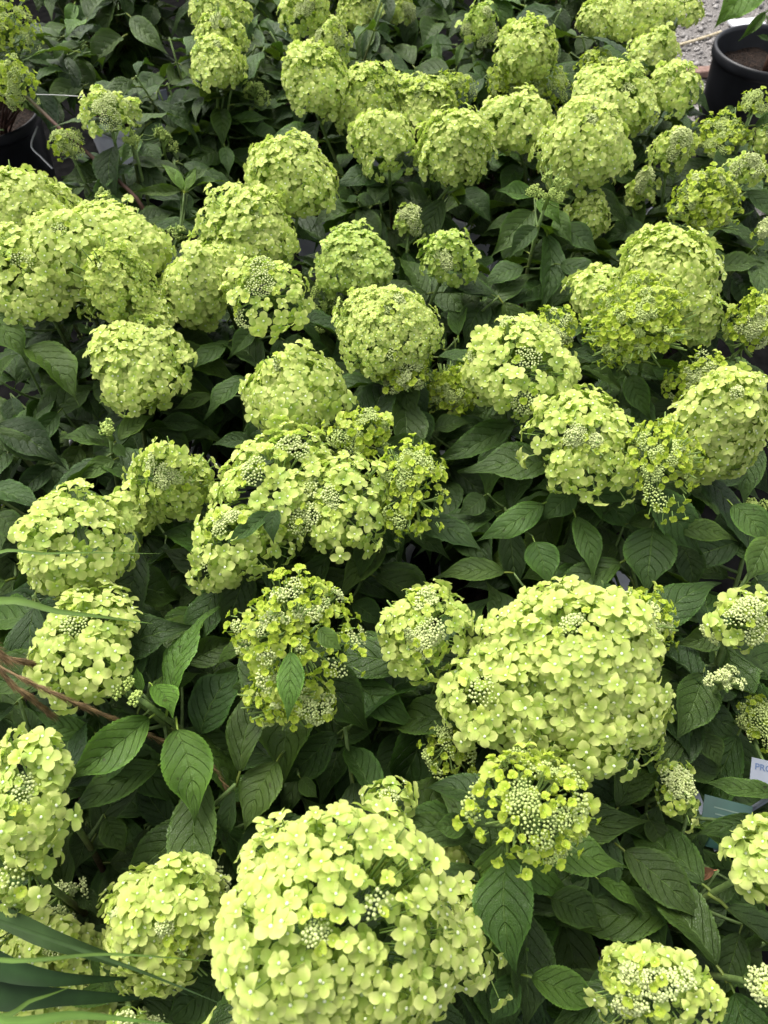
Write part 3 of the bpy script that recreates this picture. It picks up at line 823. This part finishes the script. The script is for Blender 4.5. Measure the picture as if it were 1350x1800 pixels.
        px_size = np.array(sizes) * FPX / h['dep']
        for q in range(len(S)):
            floret_pool[h['pl']].append((rank[q] if (px_size[q] >= 13 and outw[q] > .0) else -1, h['id'], q))
        h['fl'] = (Sw, FR, np.array(sizes), kinds, cols)
    # buds --------------------------------------------------------
    bacc = Acc()
    if patches:
        bs_ = .00140 if ty in 'AB' else .00130
        if op.get('g') and ty == 'D': bs_ = .0016
        cream = ty in 'AB' or op.get('cream')
        Ms, Cs = [], []
        for (pd_, pr_) in patches:
            m = int(max(8, (pr_ * rad) ** 2 * math.pi / (.866 * (2.15 * bs_) ** 2)))
            t1 = nrm(np.cross(pd_, [.3, .5, .8])); t2 = np.cross(pd_, t1)
            i = np.arange(m) + .5
            ra = pr_ * np.sqrt(i / m) * .95; ph = i * 2.399963 + r.uniform(0, 6)
            D = pd_[None] + (ra * np.cos(ph))[:, None] * t1 + (ra * np.sin(ph))[:, None] * t2
            D /= np.linalg.norm(D, axis=1)[:, None]
            # little umbels: each dome bulges
            bul = np.cos(ra / pr_ * 1.45) * .006 * min(1, pr_ * rad / .014)
            cl = np.sin(D @ (nrm(r.normal(size=3)) * 7 / .02 * rad * .6) + 1) * .0016
            P = D * scl * (lobes(D, seed, amp) * (.95 if ty != 'D' else r.uniform(.55, .98)))[:, None] + D * (bul + cl + r.normal(size=m) * .0013)[:, None]
            P = P @ B.T
            sz = bs_ * r.uniform(.62, 1.22, m) * (1.0 if ty != 'C' else r.uniform(.85, 1.1))
            for q in range(m):
                Mx = np.zeros((3, 4)); Mx[0, 0] = Mx[1, 1] = Mx[2, 2] = sz[q]; Mx[:, 3] = P[q]
                Ms.append(Mx)
                gmix = r.random() * (.45 if cream else .5)
                cb = (C_CREAM if cream else (C_GBUD * .55 + C_CREAM * .45 if ty == 'C' else C_GBUD)) * (1 - gmix) + C_GBUD * gmix
                Cs.append(np.tile(cb * r.uniform(.85, 1.1), (len(BUD_V), 1)))
        bacc.add_many(BUD_V, BUD_T, np.array(Ms), np.array(Cs))
    h['acc'], h['bacc'] = acc, bacc

# florets that show largest become objects of their own (at most 300 on one plant)
picked = {}
for pl in floret_pool:
    pl.sort(key=lambda t: -t[0])
    for rk, hid, q in pl[:300]:
        if rk > 0: picked.setdefault(hid, set()).add(q)

n_flo = 0
for h in HEADS:
    acc, plant, c = h['acc'], plant_obj[h['pl']], h['c']
    r = np.random.default_rng(3000 + h['id'])
    pk = picked.get(h['id'], set())
    mine = []
    if 'fl' in h:
        Sw, FR, sz, kinds, cols = h['fl']
        groups = {}
        for q in range(len(Sw)):
            var = int(r.integers(7))
            if q in pk: mine.append((q, var)); continue
            groups.setdefault((kinds[q], var), []).append(q)
        for (kd, var), qs in groups.items():
            V, T, C = FLO[kd][var]
            M = np.concatenate([FR[qs] * sz[qs][:, None, None], Sw[qs][:, :, None]], 2)
            acc.add_many(V, T, M, C[None] * np.array([cols[q] for q in qs])[:, None])
    ho = link('flower_head', acc.mesh('flower_head', M_PETAL), plant, Vector(c - PLOC[h['pl']]))
    for q, var in mine:
        M = Matrix([[*(FR[q][i] * sz[q]), Sw[q][i]] for i in range(3)] + [[0, 0, 0, 1]])
        o = link('floret', FLO_ME[kinds[q]][var], ho, None, M)
        o.color = (*cols[q], 1)
        n_flo += 1
    if h['bacc'].n:
        link('bud_cluster', h['bacc'].mesh('bud_cluster', M_BUD), ho, kind='stuff')

# ------------------------------------------------------------------ stems and leaves
leaf_n = 0
KEY = []
for (bx, by, tx, ty_, wpx, dz, tone) in KL:
    b = at_z(bx, by, Z0 - .045 + dz)
    nrm_pl = nrm(np.array([0, 0, 1.]) * .55 + nrm(CAM - b) * .45)
    t = on_plane(tx, ty_, b, nrm_pl)
    KEY.append((b, t, nrm_pl, wpx * proj(b)[2] / FPX, tone))
KX = []
for b, t, n_, wd, tn in KEY:
    m = (b + t) / 2; x, y, dep = proj(m); x2, y2, _ = proj(t); x1, y1, _ = proj(b)
    KX.append([x, y, dep, math.hypot(x2 - x1, y2 - y1) / 2, wd * FPX / dep / 2, math.atan2(y2 - y1, x2 - x1)])
KX = np.array(KX)

def hides(P):
    """would something at P stand before a flower head or a picked-out leaf as seen in the photo?"""
    x, y, dep = proj(P)
    a = ((x - EX[:, 0]) / (EX[:, 2] * .93)) ** 2 + ((y - EX[:, 1]) / (EX[:, 3] * .93)) ** 2 < 1
    if np.any(a & (EX[:, 4] > dep - .02)): return True
    ca, sa = np.cos(KX[:, 5]), np.sin(KX[:, 5])
    u = ((x - KX[:, 0]) * ca + (y - KX[:, 1]) * sa) / KX[:, 3]; v = (-(x - KX[:, 0]) * sa + (y - KX[:, 1]) * ca) / KX[:, 4]
    return bool(np.any((u * u + v * v < .7) & (KX[:, 2] > dep)))

def put_leaf(plant_i, b, t, n_, half_w, tone, r):
    """leaf with blade base b, tip t"""
    global leaf_n
    Y = t - b; L = np.linalg.norm(Y); Y = Y / L
    Z = nrm(n_ - (n_ @ Y) * Y); X = np.cross(Y, Z)
    ratio = min(max(half_w / L, .13), .40)
    order = sorted(range(len(LEAVES)), key=lambda i: abs(LEAVES[i][0] - ratio) + r.uniform(0, .05))
    wv, me = LEAVES[order[0]]
    sx = L * ratio / wv
    M = Matrix([[X[i] * sx, Y[i] * L, Z[i] * L, b[i] - PLOC[plant_i][i]] for i in range(3)] + [[0, 0, 0, 1]])
    o = link('leaf', me, plant_obj[plant_i], None, M)
    o.color = leaf_color(tone, r)
    leaf_n += 1
    return o

STEMS = [[] for _ in PLANTS]       # sampled centre lines, world
BROWN, GREENST = np.array([.085, .042, .028]), np.array([.13, .20, .055])
def stem(pi, pts, r0, r1, green_from=.55, name='stem'):
    P = np.asarray(pts)
    V, T = tube(P, np.linspace(r0, r1, len(P)), 7)
    f = np.clip((np.linspace(0, 1, len(P)) - green_from) / .3, 0, 1)[:, None]
    C = np.repeat(BROWN * (1 - f) + GREENST * f, 7, 0)
    link(name, make_mesh(name, V - PLOC[pi], T, M_STEM, C), plant_obj[pi])
    STEMS[pi].append(P)

def crown(pi, r):
    a, q = r.uniform(0, 6.28), r.uniform(0, .035)
    return np.array([POT[pi][0] + q * math.cos(a), POT[pi][1] + q * math.sin(a), .205])

def leafy(pi, P, r, nodes, lmin, lmax, always=False):
    """opposite pairs of leaves along a stem"""
    ph = r.uniform(0, 3.14)
    for k, s_ in enumerate(nodes):
        i = min(int(s_ * (len(P) - 1)), len(P) - 2)
        p = P[i] + (P[i + 1] - P[i]) * (s_ * (len(P) - 1) - i)
        tan = nrm(P[i + 1] - P[i])
        ph += math.pi / 2 + r.uniform(-.3, .3)
        for q in range(2):
            for attempt in range(8):
                a = ph + q * math.pi + r.uniform(-.45, .45)
                out = nrm(np.array([math.cos(a), math.sin(a), 0]))
                L = r.uniform(lmin, lmax) * 1.08 * (1 if attempt < 3 else .88 ** (attempt - 2))
                drop = r.uniform(-1.0, .2)
                dirv = nrm(out + np.array([0, 0, drop]))
                b = p + dirv * .13 * L * .9
                t = b + dirv * L
                if not any(hides(b + (t - b) * f) for f in (.05, .3, .55, .8, 1.0)):
                    n_ = nrm(np.array([0, 0, 1.]) + r.normal(size=3) * .28)
                    put_leaf(pi, b, t, n_, L * r.uniform(.17, .255), np.clip(r.normal(.3, .14), .02, .8), r)
                    break

for h in HEADS:
    r = np.random.default_rng(7000 + h['id'])
    pi = h['pl']
    a = crown(pi, r); e = h['root']
    if h['op'].get('stem') == 0:        # the long bare leaning stem
        pts = [at_z(48, 172, Z0 + .04), at_z(120, 240, Z0 - .0), at_z(205, 315, Z0 - .05), at_z(256, 378, Z0 - .10)]
        pi2 = nearest_plant(pts[-1]); a = crown(pi2, r)
        P = polyspline([a, a * .4 + pts[-1] * .6 + [0, 0, -.03], pts[3], pts[2], pts[1], pts[0], e + h['A'] * .01], 26)
        stem(pi2, P, .0045, .0030, .72)
        continue
    ctl = np.array([a[0] * .55 + e[0] * .45, a[1] * .55 + e[1] * .45, a[2] + (e[2] - a[2]) * .55]) + r.normal(size=3) * [.02, .02, .01]
    P = bez(a, ctl, e + h['A'] * .006, 12)
    stem(pi, P, .0042, .0028)
    nodes = [.95, .84, .70, .56, .42] if h['ty'] != 'D' else [.93, .8, .64, .48]
    leafy(pi, P, r, nodes, .085, .13)

for i in range(len(PLANTS)):
    r = np.random.default_rng(8000 + i)
    far = POT[i][1] > 1.2
    py_i = PLANTS[i][1]
    for q in range(22 if py_i < 0 else 18 if py_i < 130 else 13 if far else 10):
        a = crown(i, r)
        an, ro = q * 2.4 + r.uniform(-.4, .4), .05 + .14 * math.sqrt(r.random())
        e = np.array([PX[i][0] + ro * math.cos(an), PX[i][1] + ro * math.sin(an), (r.uniform(.50, .68) if py_i < 130 else r.uniform(.40, .58))])
        ctl = np.array([a[0] * .6 + e[0] * .4, a[1] * .6 + e[1] * .4, a[2] + (e[2] - a[2]) * .6])
        P = bez(a, ctl, e, 10)
        if hides(e): P = P[:8]
        stem(i, P, .0038, .002, .6)
        leafy(i, P, r, [1.0, .88, .74, .58, .42], .085, .125)

for k, (b, t, n_, wd, tone) in enumerate(KEY):
    r = np.random.default_rng(9000 + k)
    pi = nearest_plant(b)
    n2 = nrm(n_ + r.normal(size=3) * .26)
    o = put_leaf(pi, b, t, n2, wd / 2 * .95, tone, r)
    # its leafstalk runs back to the nearest stem
    back = b - nrm(t - b) * .13 * np.linalg.norm(t - b) + n2 * -.05 * np.linalg.norm(t - b)
    best, bp = 9, None
    for S in STEMS[pi]:
        low = S[S[:, 2] < b[2] - .004]
        if len(low) == 0: continue
        dd = np.linalg.norm(low - back, axis=1)
        if dd.min() < best: best, bp = dd.min(), low[dd.argmin()]
    if bp is not None and best > .008:
        mid = (bp + back) / 2 + np.array([0, 0, -.15 * best])
        V, T = tube(bez(bp, mid, back, 6), [.0024, .0022, .002, .0018, .0016, .0014], 5)
        link('twig', make_mesh('twig', V - PLOC[pi], T, M_STEM, np.tile(GREENST * .8, (len(V), 1))), plant_obj[pi])
print('florets', n_flo, 'leaves', leaf_n, 'time', round(time.time() - T0, 1))

# ------------------------------------------------------------------ the large black pot at the gravel and its shrub
bp = np.array([BIGPOT[0], BIGPOT[1], .008])
e = link('potted_shrub', None, None, bp, label='broad-leaved shrub in a large black pot standing on the gravel', category='shrub')
link('pot', pot_mesh(.165, .337, M_POTB), e); link('soil', soil_mesh(.152, .27), e)
r = np.random.default_rng(77)
def other_leaf(parent, org, b, t, n_, ratio, tone, r):
    Y = t - b; L = np.linalg.norm(Y); Y = Y / L
    Z = nrm(n_ - (n_ @ Y) * Y); X = np.cross(Y, Z)
    wv, me = LEAVES[int(r.integers(len(LEAVES)))]
    M = Matrix([[X[i] * L * ratio / wv, Y[i] * L, Z[i] * L, b[i] - org[i]] for i in range(3)] + [[0, 0, 0, 1]])
    o = link('leaf', me, parent, None, M); o.color = leaf_color(tone, r)
top = bp + np.array([.01, .0, .9])
P = polyspline([bp + [.005, .0, .26], bp + [.012, 0, .45], bp + [0, .01, .7], top], 14)
V, T = tube(P, np.linspace(.012, .006, 14), 8)
link('stem', make_mesh('stem', V - bp, T, M_STEM, np.tile(BROWN, (len(V), 1))), e)
for (bx, by, tx, ty_, ratio, tone, dist) in [(1352, -28, 1254, 52, .30, .9, 2.15), (1346, 22, 1298, 72, .16, .6, 2.2), (1348, 30, 1362, 80, .2, .5, 2.2), (1360, 0, 1440, 40, .25, .6, 2.2), (1356, -40, 1420, -90, .25, .6, 2.3), (1350, 70, 1330, 62, .2, .4, 2.25)]:
    b = CAM + ray(bx, by) * dist * 1.18; t = CAM + ray(tx, ty_) * (dist * 1.18 - .02)
    other_leaf(e, bp, b, t, np.array([0, -.6, .8]), ratio, tone, r)
    q = P[np.linalg.norm(P - b, axis=1).argmin()]
    V, T = tube(np.array([q, (q + b) / 2 + [0, 0, .004], b]), [.003, .0025, .002], 5)
    link('twig', make_mesh('twig', V - bp, T, M_STEM, np.tile(GREENST, (len(V), 1))), e)

def strip(name, pts, rad, mat, **props):
    P = polyspline(pts, 12)
    V, T = tube(P, rad, 6)
    return link(name, make_mesh(name, V - P[0], T, mat), None, Vector(P[0]), **props)
g = .010
strip('straw', [at_z(1184, 82, g), at_z(1225, 70, g), at_z(1268, 56, g)], .0055, M_STRAW, label='pale dry straw stick lying on the gravel', category='straw')
so = bp + [0, 0, .278]
strip('straw', [so + [-.10, -.035, .004], so + [-.05, -.045, .007], so + [.02, -.04, .004]], .003, M_STRAW, label='short dry straw on the soil of the large black pot', category='straw')

def box(name, o, X, Y, Z, mat, bev=.002, parent=None, org=None, **props):
    """bevelled slab: centre o, half-axis vectors X, Y, Z"""
    V, Q = [], []
    import itertools
    X, Y, Z = map(np.asarray, (X, Y, Z))
    lx, ly, lz = map(np.linalg.norm, (X, Y, Z))
    b = min(bev, lx * .4, ly * .4, lz * .4)
    pts = []
    for sx in (-1, 1):
        for sy in (-1, 1):
            for sz in (-1, 1):
                for k in range(3):
                    f = [1 - b / lx, 1 - b / ly, 1 - b / lz]; f[k] = 1
                    pts.append(o + X * sx * f[0] + Y * sy * f[1] + Z * sz * f[2])
    import bmesh
    bm = bmesh.new()
    org = np.asarray(o if org is None else org)
    vv = [bm.verts.new(p - org) for p in pts]
    bmesh.ops.convex_hull(bm, input=vv)
    me = bpy.data.meshes.new(name); bm.to_mesh(me); bm.free(); me.materials.append(mat)
    return link(name, me, parent, Vector(org) if parent is None else None, **props)

pa, pb = at_z(1150, 139, .012), at_z(1262, 129, .012)
dv = nrm(pb - pa); L = np.linalg.norm(pb - pa) / 2
box('wooden_board', (pa + pb) / 2 + [0, 0, .01], dv * L, np.cross([0, 0, 1], dv) * .022, np.array([0, 0, .012]), M_WOOD, .003, label='reddish brown board edging the gravel behind the lime blooms', category='board')
pa, pb = at_z(1284, 43, .015), at_z(1340, 38, .015)
dv = nrm(pb - pa); L = np.linalg.norm(pb - pa) / 2
box('plastic_strip', (pa + pb) / 2, dv * L, np.cross([0, 0, 1], dv) * .03, np.array([0, 0, .006]), M_POTW, .002, label='white plastic strip lying behind the large black pot', category='strip')

# ------------------------------------------------------------------ plant tags and wires
def tag_frame(px, py, z, tilt_px):
    o = at_z(px, py, z)
    n_ = nrm(np.array([0, 0, 1.]) * .35 + nrm(CAM - o) * .65)
    x = nrm(on_plane(px + tilt_px[0], py + tilt_px[1], o, n_) - o)
    return o, x, np.cross(n_, x), n_

def stake(parent, o, p0):
    q = np.array([p0[0], p0[1], .2])
    V, T = tube(np.array([p0, p0 * .6 + q * .4 + [0, .004, 0], q]), [.003, .003, .002], 5)
    return link('stake', make_mesh('stake', V - o, T, M_TAGW), parent)

o, x, y, n_ = tag_frame(1323, 1333, Z0 - .072, (10, 2.2))
t = link('plant_tag', None, None, Vector(o), label='white plant tag lettered PRO half hidden by an arched leaf', category='plant tag')
box('card', o + x * .035 - y * .013, x * .036, y * .014, n_ * .0006, M_TAGW, .0004, t, o)
cu = bpy.data.curves.new('lettering', 'FONT'); cu.body = 'PRO'; cu.size = .0090; cu.extrude = .00012; cu.space_character = 1.0; cu.offset = .00018
tmp = bpy.data.objects.new('lettering', cu); COL.objects.link(tmp)
bpy.context.view_layer.update()
me = bpy.data.meshes.new_from_object(tmp.evaluated_get(bpy.context.evaluated_depsgraph_get()))
bpy.data.objects.remove(tmp); me.materials.append(M_TAGT)
p = x * .0026 - y * .0105 + n_ * .0009
link('lettering', me, t, None, Matrix([[x[i], y[i], n_[i], p[i]] for i in range(3)] + [[0, 0, 0, 1]]))
stake(t, o, o + x * .03 - y * .026)

o, x, y, n_ = tag_frame(1240, 1398, Z0 - .14, (10, 2.6))
t = link('plant_tag', None, None, Vector(o), label='shaded green printed plant tag with pale lines and a white edge', category='plant tag')
box('card', o + x * .024 - y * .026, x * .025, y * .027, n_ * .0006, M_TAGG, .0004, t, o)
for k in range(4):
    box('printed_line', o + x * (.026 + .002 * k) - y * (.010 + .0068 * k) + n_ * .0010, x * .016, y * .0008, n_ * .0002, M_TAGL, .0001, t, o)
dd = nrm(x * .55 - y)
box('white_edge', o - y * .026 + x * .004 - n_ * .0016, dd * .032, np.cross(n_, dd) * .004, n_ * .0005, M_TAGW, .0003, t, o)
stake(t, o, o + x * .024 - y * .05)

def small_tag(pxa, pxb, z, wid, label, z2=None):
    a, b = at_z(*pxa, z), at_z(*pxb, z if z2 is None else z2)
    dv = nrm(b - a); L = np.linalg.norm(b - a) / 2
    n_ = nrm(CAM - a); sd_ = nrm(np.cross(n_, dv))
    o = (a + b) / 2
    t = link('plant_tag', None, None, Vector(o), label=label, category='plant tag')
    box('card', o, dv * L, sd_ * wid, np.cross(dv, sd_) * .0007, M_TAGW, .0005, t, o)
    return t, o, a, b
t, o, a, b = small_tag((1004, 1636), (1072, 1702), .30, .0085, 'white strip tag leaning on the rim of the white pot', .22)
t, o, a, b = small_tag((284, 158), (290, 186), .40, .012, 'small white tag behind the small lopsided bloom', .36); stake(t, o, b)
t, o, a, b = small_tag((362, 246), (372, 266), .36, .010, 'tiny white tag deep among leaves under the hanging panicle', .33); stake(t, o, b)
strip('wire', [at_z(56, 166, Z0 + .0), at_z(100, 167, Z0 - .004), at_z(150, 170, Z0 - .0)], .0007, M_WIRE, label='thin pale wire stretched between a feathery panicle and the small lopsided bloom', category='wire')
strip('wire', [at_z(66, 222, .36), at_z(55, 256, .34), at_z(72, 276, .33), at_z(92, 296, .33)], .0022, M_WIRE, label='bent pale wire beside the black pot of brown soil', category='wire')

# ------------------------------------------------------------------ ornamental grass at the left, blades leaning over the blooms
gb = np.array([-.62, .18, .008])
e = link('ornamental_grass', None, None, Vector(gb), label='ornamental grass with long green blades and dry brown plumes leaning over the blooms', category='grass')
link('pot', pot_mesh(.115, .22, M_POTB), e); link('soil', soil_mesh(.107, .19), e)

def blade(pts, wid, col, n=26, bx=0.0):
    """strap blade: folded along the middle, tapering to a point"""
    start = gb + np.array([bx, bx * .5, .19])
    first = np.asarray(pts[0])
    mid = start * .45 + first * .55 + np.array([-.03, 0, .12])
    P = polyspline([start, mid] + list(pts), n)
    tan = np.gradient(P, axis=0); tan /= np.linalg.norm(tan, axis=1)[:, None]
    up = nrm(np.array([0, -.35, 1.]))
    sd_ = np.cross(tan, up); sd_ /= np.linalg.norm(sd_, axis=1)[:, None]
    nn = np.cross(sd_, tan)
    f = np.linspace(0, 1, n)
    w_ = wid * np.minimum(1, (1 - f) * 2.2 + .05) * np.minimum(1, f * 4 + .3)
    V = np.concatenate([P - sd_ * w_[:, None] + nn * w_[:, None] * .25, P, P + sd_ * w_[:, None] + nn * w_[:, None] * .25])
    Q = []
    for i in range(n - 1):
        Q += [[i, i + 1, n + i + 1, n + i], [n + i, n + i + 1, 2 * n + i + 1, 2 * n + i]]
    C = np.tile(np.array(col), (3 * n, 1)); C[n:2 * n] *= 1.35
    link('blade', make_mesh('blade', V - gb, None, M_GRASS, C, Q=Q), e)

z1 = Z0 + .10
G1, G2, G3 = (.10, .17, .035), (.040, .075, .022), (.018, .042, .012)
blade([at_z(-40, 995, z1 + .02), at_z(90, 973, z1 + .02), at_z(282, 973, z1 - .01)], .0018, G1, bx=.01)
blade([at_z(-40, 1072, z1 + .01), at_z(120, 1078, z1 + .01), at_z(268, 1096, z1 - .02)], .0038, G1, bx=-.01)
blade([at_z(-30, 1598, Z0 + .0), at_z(90, 1650, Z0 + .01), at_z(205, 1690, Z0 - .03), at_z(330, 1750, Z0 - .06)], .0085, G2, bx=.02)
blade([at_z(-40, 1678, Z0 - .01), at_z(80, 1718, Z0), at_z(230, 1720, Z0 - .05)], .011, G3, bx=.03)
blade([at_z(-40, 1740, Z0 - .02), at_z(120, 1752, Z0 - .03), at_z(290, 1752, Z0 - .08)], .011, G3, bx=-.02)
blade([at_z(-40, 1682, z1 + .04), at_z(190, 1677, z1 + .03), at_z(380, 1690, z1)], .0016, G1, bx=.0)
blade([at_z(-40, 1785, z1), at_z(140, 1784, z1), at_z(310, 1802, z1 - .03)], .0045, (.11, .2, .04), bx=.015)
blade([at_z(-40, 1780, z1 - .02), at_z(60, 1757, z1 - .02), at_z(128, 1734, z1 - .04)], .0022, G1, bx=-.015)
blade([at_z(-60, 1600, z1 - .02), at_z(200, 1690, z1 - .03), at_z(300, 1728, z1 - .05), at_z(392, 1766, z1 - .06)], .0016, G2, bx=.02)

def plume(pts, rad, col, seed, n=40, bx=0.0):
    """dry seed plume: a stalk set with fine bristles"""
    r = np.random.default_rng(seed)
    start = gb + np.array([bx, -bx, .19]); first = np.asarray(pts[0])
    P = polyspline([start, start * .4 + first * .6 + np.array([-.02, .01, .05])] + list(pts), n)
    acc = Acc()
    V, T = tube(P, np.linspace(.0016, .0009, n), 5); acc.add(V, T, np.array(col) * .8)
    k0 = int(n * .42)
    for q in range(900):
        u = r.uniform(k0, n - 1.01); i = int(u); p = P[i] + (P[i + 1] - P[i]) * (u - i)
        tn = nrm(P[i + 1] - P[i])
        o_ = nrm(np.cross(tn, r.normal(size=3)))
        L = r.uniform(.012, .026)
        tip = p + tn * L * .9 + o_ * rad * r.uniform(.35, 1.25)
        sdv = nrm(np.cross(tn, o_)) * .00055
        acc.add(np.array([p - sdv, p + sdv, tip, p + o_ * .0008 + tn * L * .3]), np.array([[0, 1, 2], [0, 3, 2], [1, 3, 2]]), np.array(col) * r.uniform(.6, 1.35))
    pl = link('seed_plume', acc.mesh('seed_plume', M_STEM), e, label='dry brown seed plume')
    pl.location = Vector(-gb)
BRN = (.25, .165, .075)
plume([at_z(-60, 1140, Z0 + .08), at_z(0, 1172, Z0 + .08), at_z(85, 1215, Z0 + .06), at_z(180, 1256, Z0 + .02), at_z(275, 1298, Z0 - .04), at_z(355, 1335, Z0 - .07), at_z(405, 1400, Z0 - .10)], .0040, BRN, 1)
plume([at_z(-50, 1138, Z0 + .06), at_z(10, 1155, Z0 + .06), at_z(62, 1168, Z0 + .04)], .004, BRN, 2, bx=.01)
plume([at_z(-50, 1160, Z0 + .05), at_z(25, 1205, Z0 + .04), at_z(82, 1250, Z0 + .0)], .004, BRN, 3, bx=-.01)
print('done', round(time.time() - T0, 1))
